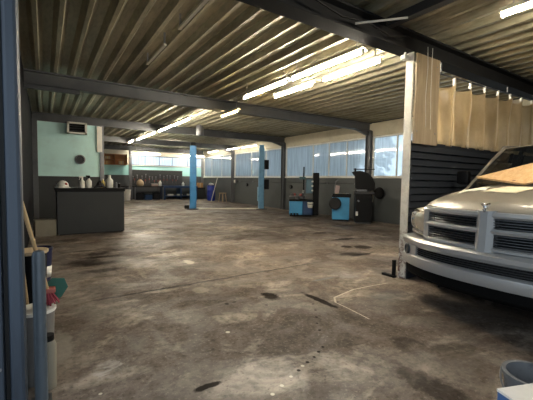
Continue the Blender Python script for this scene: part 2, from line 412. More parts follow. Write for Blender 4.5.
# ------------------------------------------------------------------ lights
def tube_light(label, x, y0, y1, z, mat=m_tube, bat=True, chain=True, group='lit tube lights under the deck', r=.02):
    L = y1-y0
    t = thing('hanging_tube_light', label, 'light', (x, y0, z), 0, group)
    MB().cyl((0, .03, 0), (0, L-.03, 0), r, n=12).build('tube', mat, t, smooth=True)
    w = .07 if x == 3.45 and y0 < 7 else .042
    MB().poly([(-w, 0, r+.004), (-.03, 0, r+.05), (.03, 0, r+.05), (w, 0, r+.004), (w-.005, 0, r+.001), (.028, 0, r+.03), (-.028, 0, r+.03), (-w+.005, 0, r+.001)], (0, L, 0)).build('reflector', m_fix, t)
    for yy in (.012, L-.012): MB().bx(-.022, .022, yy-.012, yy+.012, -r-.01, r+.02, bev=.004).build('lamp_holder', m_fix, t)
    if chain:
        for yy in (.12, L-.12):
            c = MB(); top = 3.262-z
            zz = r+.055; k = 0
            while zz < top:
                e = min(zz+.022, top)
                c.box((0, yy, (zz+e)/2), (.012 if k % 2 else .005, .005 if k % 2 else .012, e-zz+.004)); zz = e; k += 1
            c.build('chain', m_tool, t)
    return t
TL = [('warm white tube light on chains nearest the front beam, in the long row', 3.45, 3.05, 4.56, 2.97),
      ('second warm tube light behind the front beam, end to end with the first', 3.45, 4.66, 6.17, 2.97),
      ('shorter tube light close to the front beam on the window side of the long row', 4.02, 3.22, 4.42, 3.02),
      ('shorter tube light behind the front pair on the window side of the long row', 4.02, 4.68, 5.88, 3.02),
      ('far-row tube light just past the second beam', 3.45, 9.3, 10.8, 2.99),
      ('tube light second in the far row, in front of the hanging drum', 3.45, 10.86, 12.36, 2.99),
      ('tube light third in the far row, just past the turquoise partition', 3.45, 12.7, 14.2, 2.99),
      ('tube light fourth in the far row, before its short gap', 3.45, 14.26, 15.76, 2.99),
      ('tube light after the gap at the far end of the long row above the counter', 3.4, 16.3, 17.2, 2.99),
      ('tube light over the truck bay, partly cut by the picture edge', 4.03, .22, 1.74, 3.06)]
for a in TL: tube_light(*a)
tube_light('dim amber tube light alone, passing below the second beam', 3.85, 7.12, 8.05, 2.925, m_tubeOld)
for q, (xa, ya, lab) in enumerate(((4.5, 21.2, 'tube light hanging crosswise above the pale-legged workbench'), (7.4, 21.2, 'tube light hanging crosswise above the dark blue workbench'))):
    o = tube_light(lab, xa, 0, 1.5, 2.80, group='tube lights over the benches'); o.location = (xa, ya, 2.80); o.rotation_euler = (0, 0, -PI/2)
for q, (ya, lab) in enumerate(((14.2, 'window-side tube light nearest the faded lift post'), (16.0, 'middle one of the three window-side tube lights'), (18.6, 'window-side tube light closest to the back corner'))):
    tube_light(lab, 8.7, ya, ya+1.5, 3.0, m_tubeDim)
# unlit rails
for y0, lab in ((3.14, 'bare metal rail under the deck, nearer the front beam'), (4.66, 'bare metal rail under the deck, nearer the second beam')):
    t = thing('hanging_rail', lab, 'rail', (1.39, y0, 3.1))
    MB().bx(-.02, .02, 0, .95, -.012, .012).build('channel', m_fix, t)
    for yy in (.03, .92): MB().bx(-.012, .012, yy-.012, yy+.012, .01, .165).build('hanger', m_tool, t)
# hanging drum
t = thing('hanging_drum_lamp', 'grey drum-shaped fitting hanging below the deck beside the far tube row', 'lamp', (4.70, 11.6, 2.86))
MB().lathe([(0, 0), (.1, 0), (.135, .02), (.14, .3), (.10, .36), (0, .37)]).build('housing', m_steelL, t, smooth=True)
MB().cyl((0, 0, .36), (0, 0, .405), .03).build('mount', m_tool, t)

# ------------------------------------------------------------------ gate side (left edge)
t = thing('gate_post', 'slate-blue steel gate post standing at the doorway edge', 'post', (-.285, 2.12, 0))
MB().bx(-.2, .102, -.06, .08, 0, 3.2, bev=.008).build('outer_channel', m_bluepost, t)
MB().bx(.124, .19, -.05, .1, 0, 3.2, bev=.018).build('inner_channel', m_bluepost, t)
MB().bx(.10, .127, .03, .08, 0, 3.2).build('web', m_dark, t)
for z in (.35, .62, 1.19, 2.2): MB().cyl((.085, -.066, z), (.085, -.058, z), .009, n=8).build('bolt', m_tool, t)
t = thing('guard_pipe', 'grey-blue steel guard pipe standing beside the gate post', 'pipe', (-.035, 2.26, 0))
MB().lathe([(.032, 0), (.032, .86), (.026, .885), (0, .895)], n=20).build('pipe', M('grey_pipe_paint', '#4b545c', .45, .2, .6, 6), t, smooth=True)
MB().bx(-.05, .05, -.03, .06, 0, .02).build('foot_plate', m_dark, t)
t = thing('waste_bin', 'black bin standing along the charcoal wall behind the guard pipe', 'bin', (-.12, 3.75, 0))
MB().lathe([(.11, 0), (.13, .6), (.135, .62), (.12, .62), (.1, .02), (0, .02)], n=20).build('bin_body', m_black, t, smooth=True)
MB().lathe([(.134, .60), (.142, .605), (.142, .63), (.126, .63)], n=20).build('rim', m_tan, t, smooth=True)
t = thing('paint_bucket', 'navy bucket with a white label beyond the guard pipe', 'bucket', (-.05, 5.0, 0))
MB().lathe([(.095, 0), (.12, .40), (.127, .40), (.127, .43), (.115, .43), (.09, .02), (0, .02)], n=24).build('bucket_body', m_navy, t, smooth=True)
pts = [[((.1137+dz*.0001)*math.cos(a), .1137*math.sin(a), z) for a in [math.radians(-110+q*8) for q in range(14)]] for dz, z in ((0, .08), (0, .22))]
pts = [[(r*math.cos(a), r*math.sin(a), z) for a in [math.radians(-90+q*7) for q in range(14)]] for r, z in ((.1035, .06), (.1115, .2))]
MB().grid(pts).build('paper_label', m_white, t, smooth=True, solid=.001)
MB().tube([(.128*math.cos(a), .128*math.sin(a)-.02*math.sin(a), .41-.02*math.sin(a)) for a in [PI+PI*q/14 for q in range(15)]], .004).build('handle', m_tool, t)
t = thing('tall_bin', 'tall dull grey bin with pale rim right behind the guard pipe', 'bin', (-.062, 2.56, 0))
MB().lathe([(.088, 0), (.105, .45), (.098, .45), (.08, .02), (0, .02)], n=28).build('bin_body', M('dull_grey_plastic', '#6f6c68', .6, 0, .6, 6), t, smooth=True)
MB().lathe([(.104, .452), (.113, .45), (.113, .468), (.098, .468)], n=28).build('rim', m_white, t, smooth=True)
t = thing('canister', 'tan canister with black cap, half hidden by the guard pipe', 'canister', (.0, 2.425, 0))
MB().lathe([(.042, 0), (.045, .01), (.045, .27), (.035, .30), (0, .30)], n=20).build('canister_body', m_beige, t, smooth=True)
MB().cyl((0, 0, .295), (0, 0, .335), .034, n=18).build('cap', m_black, t, smooth=True)
# brush and shovel in the bin
t = thing('broom', 'broom with red bristles, its long wooden stick leaning at the gate post', 'broom', (0.008, 2.55, .53))
MB().tube([(.0, 0, .03), (-.128, -.27, .69)], .011).build('stick', m_broom, t, smooth=True)
mb = MB()
for q in range(60):
    a = random.random()*2*PI; r = random.random()*.035
    p = Vector((r*math.cos(a)-.01, r*math.sin(a)*.8, .03)); d = Vector((p.x*1.0+.02, p.y*1.1-.01, -.055-random.random()*.02))
    mb.cyl(p, p+d, .006, .004, n=5)
mb.build('bristles', m_red, t)
MB().box((-.005, 0, .045), (.09, .06, .03), bev=.006).build('brush_head', M('brush_head_wood', '#a0564c', .6), t)
t = thing('wooden_pole', 'thin wooden pole leaning beside the broom stick', 'pole', (-.09, 2.95, 0))
MB().tube([(0, .05, 0.0), (-.045, -.62, 1.06)], .010).build('pole_shaft', m_broom, t, smooth=True)
MB().lathe([(.013, .0), (.013, .06), (.006, .07)], (0, .047, 0), n=10).build('ferrule', m_black, t, smooth=True)
t = thing('dustpan', 'green dustpan stuck upright in the tall grey bin', 'dustpan', (-.03, 2.59, .03))
mb = MB()
prof = [(.02, .455), (.0, .55), (.06, .61), (.13, .60), (.15, .54), (.11, .475), (.06, .45)]
mb.poly([(px, 0, pz) for px, pz in prof], (0, .012, 0)); mb.build('pan', m_green, t)
MB().cyl((0, .0, 0), (.045, .006, .48), .011, n=8).build('handle', m_green, t, smooth=True)

# ------------------------------------------------------------------ counter and its load
t = thing('counter', 'charcoal service counter with thick black top in front of the turquoise partition', 'counter', (.92, 9.1, 0))
MB().bx(-.69, .70, -.3, .85, .02, .98).build('front_panel', m_counter, t)
MB().bx(-.73, .72, -.33, .88, .98, 1.06, bev=.01).build('counter_top', m_black, t)
MB().bx(-.66, .68, -.28, .8, 0, .02).build('plinth', m_black, t)
t = thing('box_block', 'beige block-shaped box on the floor at the counter side', 'box', (0.0, 8.96, 0), .1)
MB().bx(-.2, .2, -.15, .15, 0, .34, bev=.01).build('box_body', m_beige, t)
MB().bx(-.205, .205, -.155, .155, .34, .36).build('lid', m_beige, t)
def on_counter(x, y): return (x, y, 1.06)
t = thing('hard_hat', 'white rounded helmet on the open end of the counter top', 'helmet', on_counter(.35, 8.98))
MB().lathe([(.12, .02), (.12, .05), (.105, .11), (.06, .155), (0, .17)]).build('shell', m_white, t, smooth=True)
MB().lathe([(.11, .0), (.15, .0), (.152, .012), (.12, .03)]).build('brim', m_white, t, smooth=True)
MB().sph((.06, -.09, .09), (.03, .02, .03), 8).build('badge', m_toolred, t)
def bottle(name, label, loc, h, r, mat, cap, spray=False):
    t = thing(name, label, 'bottle', loc)
    MB().lathe([(r*.9, 0), (r, .02), (r, h*.6), (r*.45, h*.78), (r*.35, h*.88), (0, h*.88)], n=16).build('bottle_body', mat, t, smooth=True)
    if spray:
        MB().cyl((0, 0, h*.86), (0, 0, h), r*.4).box((-.02, 0, h+.015), (.09, .03, .035), bev=.006).build('spray_head', cap, t)
        MB().box((-.05, 0, h-.03), (.012, .015, .06), ry=.4).build('trigger', cap, t)
    else:
        MB().cyl((0, 0, h*.87), (0, 0, h), r*.42).build('bottle_cap', cap, t, smooth=True)
bottle('spray_bottle', 'white spray bottle on the counter, next to the helmet', on_counter(.74, 9.0), .24, .055, m_white, m_white, True)
bottle('spray_bottle', 'pale bottle with black spray head between white bottle and dark jacket', on_counter(.89, 9.08), .26, .06, m_white, m_black, True)
bottle('cleaner_bottle', 'yellowish bottle behind the dark jacket on the counter', on_counter(1.22, 9.3), .22, .05, m_yellow, m_white)
bottle('jug', 'large white jug on the counter past the yellowish bottle', on_counter(1.36, 9.25), .31, .085, m_white, m_white)
mb = MB(); 
P2 = [[(-.13+.26*i/16, -.10+.20*j/12, .02+.15*math.exp(-((i-8)/5)**2-((j-6)/4.2)**2)*(1+.25*math.sin(i*1.7+j)*.8)) for j in range(13)] for i in range(17)]
mb.grid(P2)
tag(mb.build('folded_jacket', m_fabric, None, smooth=True, loc=on_counter(1.105, 8.93), solid=.02), 'dark heaped jacket lying on the counter top', 'jacket')
for q, (dx, h, mt, lab) in enumerate([(1.50, .12, m_steelL, 'small grey tin beside the white jug on the counter'), (1.58, .10, m_black, 'small black pot at the counter end'), ]):
    t = thing('tin', lab, 'tin', on_counter(dx, 9.15+q*.05))
    MB().lathe([(.035, 0), (.035, h-.01), (.037, h), (0, h)], n=14).build('can_body', mt, t, smooth=True)
    MB().cyl((0, 0, h), (0, 0, h+.02), .02).build('lid', m_tool, t, smooth=True)
# wall fittings on the partition
t = thing('wall_vent_box', 'grey framed ventilator box high on the turquoise wall', 'ventilator', (.9, 12.5, 2.68))
MB().bx(-.28, .28, -.16, 0, 0, .05).bx(-.28, .28, -.16, 0, .31, .36).bx(-.28, -.22, -.16, 0, .0, .36).bx(.22, .28, -.16, 0, .0, .36).build('frame', m_whitepaint, t)
MB().bx(-.22, .22, -.05, -.01, .05, .31).build('dark_panel', m_black, t)
mb = MB()
for q in range(3): mb.box((0, -.09, .09+q*.08), (.44, .05, .008), rx=.5)
mb.build('louvre', m_dark, t)
t = thing('wall_vent', 'round dark wall vent below the ventilator box', 'vent', (.98, 12.5, 1.88))
MB().lathe([(.15, 0), (.15, .03), (.12, .035), (.12, .0)], axis=(0, -1, 0)).build('ring', m_steelL, t, smooth=True)
mb = MB().cyl((0, -.012, 0), (0, -.002, 0), .12)
for q in range(5): mb.bx(-.11, .11, -.03, -.01, -.09+q*.042, -.075+q*.042)
mb.build('grille', m_dark, t)

# ------------------------------------------------------------------ back of the room
t = thing('wall_shelf', 'orange-brown wooden shelf unit high on the back wall', 'shelf', (3.55, YB, 2.1))
MB().bx(-.68, .68, -.04, 0, 0, .62).build('back_panel', m_wood, t)
for z in (0, .3, .6): MB().bx(-.68, .68, -.3, -.04, z, z+.03).build('shelf_board', m_wood, t)
for xx in (-.68, -.02, .65): MB().bx(xx, xx+.03, -.3, -.04, .03, .6).build('divider', m_wood, t)
for q, (xx, z, wd, h, mt, lab) in enumerate([(3.1, 2.13, .3, .18, m_card, 'brown carton on the lower board of the wall shelf, away from the window strip'),
                                         (3.9, 2.13, .25, .2, m_tan, 'tan carton on the lower board of the wall shelf, near the window strip'),
                                         (3.15, 2.43, .28, .15, m_tan, 'flat tan carton on the upper board of the wall shelf')]):
    t = thing('carton', lab, 'box', (xx, 22.03, z)); MB().bx(-wd/2, wd/2, -.1, .1, 0, h).build('carton_body', mt, t); MB().bx(-.02, .02, -.101, .101, .01, h+.001).build('tape', m_yellow, t)
t = thing('wall_tool_board', 'long dark tool board on the back wall over the benches', 'tool board', (6.1, YB, .86))
MB().bx(-1.65, 1.65, -.03, 0, 0, .95).build('board_panel', m_dark, t)
MB().bx(-1.67, 1.67, -.045, 0, .95, .99).build('top_rail', m_steel, t)
# hand tools
def wrench():
    t = thing('hanging_wrench', 'small steel wrench hanging on the dark tool board', 'tool', group='wrenches on the tool board')
    MB().bx(-.012, .012, -.012, 0, -.2, 0).build('handle', m_tool, t)
    MB().poly([(-.035, 0, -.02), (.035, 0, -.02), (.04, 0, .03), (.015, 0, .045), (.012, 0, .01), (-.012, 0, .01), (-.015, 0, .045), (-.04, 0, .03)], (0, -.014, 0)).build('jaw', m_tool, t)
    return t
def driver():
    t = thing('hanging_screwdriver', 'small red-handled screwdriver hanging on the dark tool board', 'tool', group='screwdrivers on the tool board')
    MB().cyl((0, -.02, -.01), (0, -.02, .1), .022, .026, n=10).build('grip', m_toolred, t, smooth=True)
    MB().cyl((0, -.02, -.17), (0, -.02, -.01), .006, n=8).build('blade', m_tool, t)
    return t
w0, d0 = wrench(), driver()
for q in range(13):
    p = (4.65+q*.23+random.uniform(-.04, .04), YB-.032, 1.45+random.uniform(-.08, .1)); 
    if q == 0: w0.location = p
    else: dup(w0, p)
for q in range(10):
    p = (4.72+q*.29+random.uniform(-.05, .05), YB-.032, 1.16+random.uniform(-.06, .06))
    if q == 0: d0.location = p
    else: dup(d0, p)
# bench with light legs
t = thing('workbench', 'dark-topped workbench with pale legs against the back wall', 'workbench', (5.35, 21.6, 0))
MB().bx(-.85, .85, -.45, .45, .78, .84).build('bench_top', m_black, t)
for xx in (-.83, .83):
    for yy in (-.42, .42): MB().bx(xx-.03, xx+.03, yy-.03, yy+.03, 0, .78).build('leg', m_steelL, t)
t = thing('workbench', 'dark blue workbench with open lower shelf, beyond the lift', 'workbench', (7.33, 21.6, 0))
MB().bx(-1.1, 1.1, -.45, .45, .74, .86).build('bench_top', m_bluedark, t)
for xx in (-1.05, 0, 1.05): MB().bx(xx-.04, xx+.04, -.42, .42, 0, .74).build('leg', m_bluedark, t)
MB().bx(-1.05, 1.05, -.4, .42, .2, .24).build('lower_shelf', m_bluedark, t)
for q, (xx, wd) in enumerate(((6.7, .32), (7.3, .3), (7.95, .26))):
    t = thing('tray', ['white tray at the near end of the blue bench shelf', 'white tray midway along the blue bench shelf', 'white tray at the window end of the blue bench shelf'][q], 'tray', (xx, 21.4, .24))
    MB().bx(-wd/2, wd/2, -.12, .12, 0, .015).build('tray_base', m_white, t)
    MB().bx(-wd/2, wd/2, -.125, -.115, 0, .1).bx(-wd/2, wd/2, .115, .125, 0, .1).bx(-wd/2-.005, -wd/2+.005, -.12, .12, 0, .1).bx(wd/2-.005, wd/2+.005, -.12, .12, 0, .1).build('tray_wall', m_white, t)
for q, (xx, wd, h) in enumerate(((4.85, .4, .42), (5.35, .42, .36), (5.85, .36, .44))):
    t = thing('crate', ['dark crate under the workbench, next to the white bin', 'dark crate under the middle of the pale-legged workbench', 'dark crate under the workbench, towards the blue bench'][q], 'crate', (xx, 21.55, 0))
    MB().bx(-wd/2, wd/2, -.2, .2, 0, h).build('crate_body', m_fabric if q != 1 else m_bluedark, t)
    MB().bx(-wd/2-.01, wd/2+.01, -.21, .21, h-.05, h).build('crate_rim', m_black, t)
t = thing('cloth_bag', 'round tan bag on the workbench', 'bag', (4.88, 21.5, .84))
MB().lathe([(.16, 0), (.22, .1), (.2, .26), (.1, .38), (.05, .4), (0, .41)], n=18).build('sack', m_tan, t, smooth=True)
MB().lathe([(.06, .37), (.075, .39), (.06, .41), (.05, .4)], n=14).build('tie', m_card, t, smooth=True)
bottle('oil_bottle', 'pale oil bottle at the far end of the workbench', (6.08, 21.5, .84), .4, .09, m_white, m_toolred)
t = thing('parts_box', 'low pale box beside the oil bottle on the workbench', 'box', (5.75, 21.5, .84)); MB().bx(-.18, .18, -.1, .1, 0, .12).build('box_body', M('pinkish_card', '#a98f86', .7), t); MB().bx(-.185, .185, -.105, .105, .12, .15).build('lid', m_white, t)
bottle('canister', 'small white canister on the blue bench', (7.55, 21.45, .86), .26, .08, m_white, m_white)
t = thing('waste_bin', 'white bin on the floor behind the counter end', 'bin', (4.05, 21.2, 0))
MB().lathe([(.19, 0), (.23, .6), (.2, .6), (.17, .02), (0, .02)], n=20).build('bin_body', m_white, t, smooth=True)
MB().lathe([(.225, .58), (.245, .59), (.245, .63), (.2, .63)], n=20).build('rim', m_white, t, smooth=True)
t = thing('wall_worktop', 'short black worktop on the back wall above the white bin', 'worktop', (3.7, 21.95, .8))
MB().bx(-.6, .55, -.35, .25, 0, .05).build('top_panel', m_black, t)
for xx in (-.5, .45): MB().poly([(xx, .25, 0), (xx, .25, -.25), (xx, -.2, 0)], (.03, 0, 0)).build('bracket', m_steel, t)

# blue barrel corner
t = thing('barrel', 'royal-blue barrel bin by the window wall at the back', 'barrel', (8.7, 19.6, 0))
MB().lathe([(.23, 0), (.25, .05), (.25, .3), (.262, .32), (.25, .34), (.25, .62), (.262, .64), (.25, .66), (.25, .93), (.23, .95), (0, .955)], n=28).build('drum_body', m_barrel, t, smooth=True)
MB().lathe([(.235, .93), (.262, .935), (.262, .955), (.235, .955)], n=28).build('rim', m_navy, t, smooth=True)
t = thing('rag_heap', 'white and green rag lying on top of the blue barrel', 'rag', (8.7, 19.6, .956))
MB().sph((0, 0, .06), (.17, .15, .06), 14).build('rag', m_white, t, smooth=True)
MB().sph((-.05, -.03, .13), (.08, .07, .04), 10).build('green_rag', m_green, t, smooth=True)
tag(MB().tube([(0, 0, 0), (.42, .05, 1.40)], .025).build('leaning_pole', m_whitepaint, None, smooth=True, loc=(8.33, 18.75, 0)), 'white pole leaning by the blue barrel', 'pole')
t = thing('stool', 'small tan wooden stool by the window wall beyond the lift', 'stool', (8.72, 18.0, 0), .5)
MB().bx(-.17, .17, -.15, .15, .5, .54).build('seat', m_tan, t)
for a, b in ((-1, -1), (-1, 1), (1, -1), (1, 1)): MB().cyl((a*.17, b*.15, 0), (a*.13, b*.11, .5), .022, n=8).build('leg', m_tan, t)
t = thing('carton', 'brown carton on a crate behind the blue lift post', 'box', (8.75, 21.65, .75)); MB().bx(-.2, .2, -.15, .15, 0, .32).build('carton_body', m_card, t); MB().bx(-.03, .03, -.151, .151, .0, .321).build('tape', m_tan, t)
t = thing('crate', 'dark crate carrying the brown carton in the back corner', 'crate', (8.8, 21.7, 0)); MB().bx(-.28, .28, -.22, .2, 0, .72).build('crate_body', m_dark, t); MB().bx(-.29, .29, -.23, .21, .70, .75).build('lid', m_black, t)

# ------------------------------------------------------------------ two-post lift
pa, pb = Vector((5.45, 14.2, 0)), Vector((8.25, 13.05, 0)); ang = math.atan2(pb.y-pa.y, pb.x-pa.x)
t = thing('car_lift', 'two-post car lift, one bright blue post and one faded post joined by floor plate', 'car lift', pa, ang)
W = (pb-pa).length
MB().bx(0.1, W-.1, -.16, .16, 0, .035).build('floor_plate', m_fix, t)
for k, (xx, mt) in enumerate(((0, m_bluelift), (W, m_blueliftpale))):
    s = 1 if k == 0 else -1
    h_ = .14 if k == 0 else .11
    p = MB().bx(xx-h_, xx+h_, -.13, -.10, .03, 2.75).bx(xx-h_, xx+h_, .10, .13, .03, 2.75).bx(xx-s*h_, xx-s*(h_-.03), -.13, .13, .03, 2.75).bx(xx+s*(h_-.04), xx+s*h_, -.13, -.05, .03, 2.75).bx(xx+s*(h_-.04), xx+s*h_, .05, .13, .03, 2.75).build('post', mt, t)
    MB().bx(xx-.24, xx+.24, -.24, .24, 0, .03).build('base_plate', m_dark, t)
    MB().bx(xx-.10, xx+.10, -.10, .10, 2.75, 2.90, bev=.02).build('top_cap', m_black if k == 0 else m_blueliftpale, t)
    MB().bx(xx-.08*s, xx+.15*s, -.15, .15, .35, 1.0 if k else .8, bev=.02).build('carriage', mt, t)
    MB().cyl((xx, 0, .1), (xx, 0, 2.75), .025, n=10).build('lift_screw', m_tool, t, smooth=True)
MB().bx(W+.10, W+.30, -.22, .02, 1.8, 2.22, bev=.02).build('motor_box', m_black, t)
MB().bx(W+.10, W+.32, -.24, .02, .9, 1.35, bev=.02).build('control_box', m_black, t)
MB().box((-.26, -.05, .1), (.2, .3, .14), bev=.02).build('foot_pad', m_black, t)

# ------------------------------------------------------------------ tyre changer
t = thing('tyre_changer', 'blue tyre changer with turntable and black column beneath the windows', 'tyre changer', (8.05, 9.95, 0), -.62)
MB().bx(-.42, .06, -.36, .3, .06, .56, bev=.02).build('cabinet', m_bluemach, t)
MB().bx(.06, .42, -.32, .3, .06, .60, bev=.02).build('side_cabinet', m_bluedark, t)
MB().bx(-.4, .4, -.32, .28, 0, .06).build('plinth', m_black, t)
MB().bx(-.44, .44, -.38, .32, .56, .62, bev=.01).build('deck_plate', m_black, t)
MB().lathe([(.08, .62), (.08, .7), (.30, .71), (.31, .74), (0, .75)], (-.12, -.05, 0), n=28).build('turntable', m_tool, t, smooth=True)
for q in range(4):
    a = q*PI/2+.5; MB().box((-.12+.23*math.cos(a), -.05+.23*math.sin(a), .79), (.12, .06, .09), rz=a, bev=.01).build('clamp_jaw', m_toolred if q % 2 else m_steel, t)
MB().bx(.08, .17, .05, .17, .60, 1.42).build('swing_post', m_steel, t)
MB().cyl((.1, -.02, .92), (.1, -.02, 1.83), .028, n=12).build('mount_bar', m_black, t, smooth=True)
MB().bx(-.06, .17, -.06, .12, 1.36, 1.46, bev=.01).build('head_arm', M('dark_teal_paint', '#1d4a4d', .4), t)
MB().lathe([(.02, .86), (.06, .88), (.05, .95), (.02, .97)], (.1, -.02, 0), n=14).build('mount_head', m_tool, t, smooth=True)
MB().bx(.2, .44, .0, .25, .84, 1.38, bev=.02).build('inflator_box', M('slate_teal_paint', '#4b6c7c', .4), t)
for q in range(3): MB().cyl((.43, -.02, .95+q*.17), (.43, .01, .95+q*.17), .035, n=14).build('gauge', m_white, t, smooth=True)
MB().bx(.47, .70, .12, .32, .0, 1.62, bev=.03).build('tower', m_black, t)
for q in (-.35, -.24, -.13): MB().box((q, -.44, .09), (.07, .18, .025), rx=.25).build('pedal', m_black, t)
MB().lathe([(.08, .0), (.105, .2), (.11, .2), (.09, .02), (0, .02)], (.33, -.42, .33), n=16).build('soap_pot', m_white, t, smooth=True)
MB().lathe([(.11, -.01), (.125, 0), (.125, .012), (.108, .012)], (.33, -.42, .47), n=16).box((.33, -.33, .475), (.03, .06, .012)).build('pot_holder', m_black, t)

# wheel balancer -------------------------------------------------------
t = thing('wheel_balancer', 'small blue wheel balancer with wheel on its shaft', 'wheel balancer', (8.42, 8.22, 0), -.75)
MB().bx(-.3, .25, -.28, .3, .04, .78, bev=.015).build('cabinet', m_bluemach, t)
MB().bx(-.28, .23, -.26, .28, 0, .04).build('plinth', m_black, t)
MB().bx(-.32, .3, -.3, .32, .78, .84, bev=.01).bx(-.3, .3, -.3, -.28, .84, .9).build('weight_tray', m_black, t)
for q in range(4): MB().box((-.16+q*.12, .02, .875), (.1, .3, .07), bev=.01).build('tray_box', [m_tan, m_steelL, m_beige, m_steelL][q], t)
w_ = MB().lathe([(.11, -.07), (.17, -.075), (.195, -.045), (.2, 0), (.195, .045), (.17, .075), (.11, .07)], (-.22, -.41, .58), axis=(0, 1, 0), n=28).build('mounted_wheel', m_rubber, t, smooth=True)
MB().lathe([(0, -.02), (.04, -.05), (.09, -.06), (.12, -.05), (.12, .06), (0, .06)], (-.22, -.41, .58), axis=(0, 1, 0), n=24).build('rim', m_tool, w_, smooth=True)
MB().cyl((-.22, -.44, .58), (-.22, -.27, .58), .025).build('shaft', m_tool, t)
MB().tube([(-.2, .1, .82), (-.22, .1, 1.1), (-.2, .08, 1.3), (-.12, .0, 1.36)], .025).build('gauge_arm', m_steelL, t, smooth=True)
MB().box((-.14, -.02, 1.04), (.14, .12, .26), ry=.15, bev=.02).build('display', M('dusty_pink_plastic', '#a08a88', .5), t)

t = thing('hooded_balancer', 'black wheel balancer with raised wheel guard beside the blue balancer', 'wheel balancer', (8.46, 7.32, 0), -.75)
MB().bx(-.25, .25, -.26, .28, .05, .92, bev=.015).build('cabinet', m_black, t)
MB().bx(-.23, .23, -.24, .26, 0, .05).build('plinth', m_dark, t)
MB().bx(-.30, .32, -.3, .3, .92, 1.0, bev=.02).build('weight_tray', m_dark, t)
MB().bx(-.2, .1, -.15, .1, 1.0, 1.06, bev=.01).build('weight_box', m_tool, t)
pts = [(-.42, 1.62), (-.38, 1.55), (-.30, 1.48), (-.28, 1.1), (-.1, 1.02), (.45, 1.02), (.46, 1.25), (.36, 1.45), (.2, 1.58), (-.1, 1.66), (-.3, 1.64)]
MB().poly([(a*.82-.01, .12, b) for a, b in pts], (0, .16, 0)).build('wheel_guard', m_black, t)
MB().cyl((-.25, .2, 1.5), (-.25, .2, 1.74), .03).build('guard_post', m_black, t)
MB().cyl((-.3, .2, 1.71), (.36, .2, 1.71), .016).build('top_bar', m_black, t)
MB().cyl((-.18, -.3, .72), (-.18, -.55, .72), .022).build('shaft', m_tool, t)
MB().bx(-.24, -.17, -.285, -.279, .25, .38).build('sticker', m_white, t)
# hose reel on the window wall
t = thing('wall_hose_reel', 'black hose reel with pale bracket on the dark wall by the balancers', 'hose reel', (XW, 7.2, .95))
MB().lathe([(.08, 0), (.08, .05), (.17, .05), (.19, .09), (.17, .14), (.08, .14), (0, .14)], axis=(-1, 0, 0), n=24).build('reel', m_black, t, smooth=True)
MB().bx(-.22, -.14, .20, .23, -.3, .22).bx(-.22, 0, .20, .23, -.04, .0).build('bracket', m_whitepaint, t)
# conduits & boxes on the window wall
t = thing('wall_conduit', 'thin grey conduit running along the window wall below the sills', 'conduit', (XW, 7.8, 1.23))
MB().cyl((-.02, 0, 0), (-.02, 9.6, 0), .013, n=8).build('pipe', m_dark, t)
for q in range(7): MB().bx(-.03, 0, .5+q*1.4, .54+q*1.4, -.03, .03).build('clip', m_tool, t)
for q, (y, z, lab) in enumerate(((12.0, 1.03, 'round dark socket on the wall beside the tyre changer'), (15.9, 1.05, 'round dark socket on the wall near the faded lift post'))):
    t = thing('wall_socket', lab, 'socket', (XW, y, z))
    MB().cyl((-.06, 0, 0), (0, 0, 0), .08).build('socket_body', m_black, t, smooth=True); MB().cyl((-.075, 0, 0), (-.06, 0, 0), .05).build('cover', m_dark, t, smooth=True)
t = thing('wall_panel_box', 'small grey switch box on the wall under the far windows', 'switch box', (XW, 17.2, 1.1))
MB().bx(-.1, 0, -.12, .12, 0, .26, bev=.01).build('box_body', m_steelL, t); MB().bx(-.115, -.1, -.08, .08, .05, .2).build('cover', m_white, t)

# ------------------------------------------------------------------ divider top: board, curtain
t = thing('wall_mounted_board', 'tan board fixed over the dark slats beside the white column', 'board', (4.03, 2.722, 1.88))
MB().bx(.03, .56, -.025, 0.0, -.06, 1.1).build('panel', m_ply, t)
for z in (.1, 1.0): 
    for xx in (.08, .5): MB().cyl((xx, -.03, z), (xx, -.02, z), .01, n=8).build('bolt', m_tool, t)
t = thing('curtain', 'tan translucent plastic curtain hanging above the dark slat wall', 'curtain', (4.62, 2.76, 1.84))
N = 240; L = 4.5; P2 = []
for i in range(N+1):
    s = i/N*L; col = []
    ph = s/.46
    for j in range(13):
        v = j/12; z = v*(.90+.04*s)
        sag = -.08*abs(math.sin(PI*ph))**.9*v**5
        y = .055*math.sin(2*PI*ph)*(.55+.45*v)+.012*math.sin(2*PI*ph*2.3+3*v)+.006*math.sin(s*21+v*7)+.03*math.sin(s*6.1+v*4.2+1.7*math.sin(s*2.3))*v*(1.1-v)
        if abs(ph-round(ph)) < .08: y -= .02
        col.append((s, y, z+sag))
    P2.append(col)
MB().grid(P2).build('sheet', m_curtain, t, smooth=True, solid=.002)
q = 0
while q*.46 < L:
    MB().bx(q*.46-.013, q*.46+.013, -.02, .012, .88+.04*q*.46, 1.0+.022*q*.46).build('hook', m_white, t); q += 1
MB().cyl((-.02, 0, 1.0), (L, 0, 1.10), .012, n=10).build('rail', m_steel, t)
for xx in (.1, 2.2, 4.3): MB().bx(xx-.01, xx+.01, -.01, .01, 1.0+.022*xx, 1.17).build('hanger', m_steel, t)
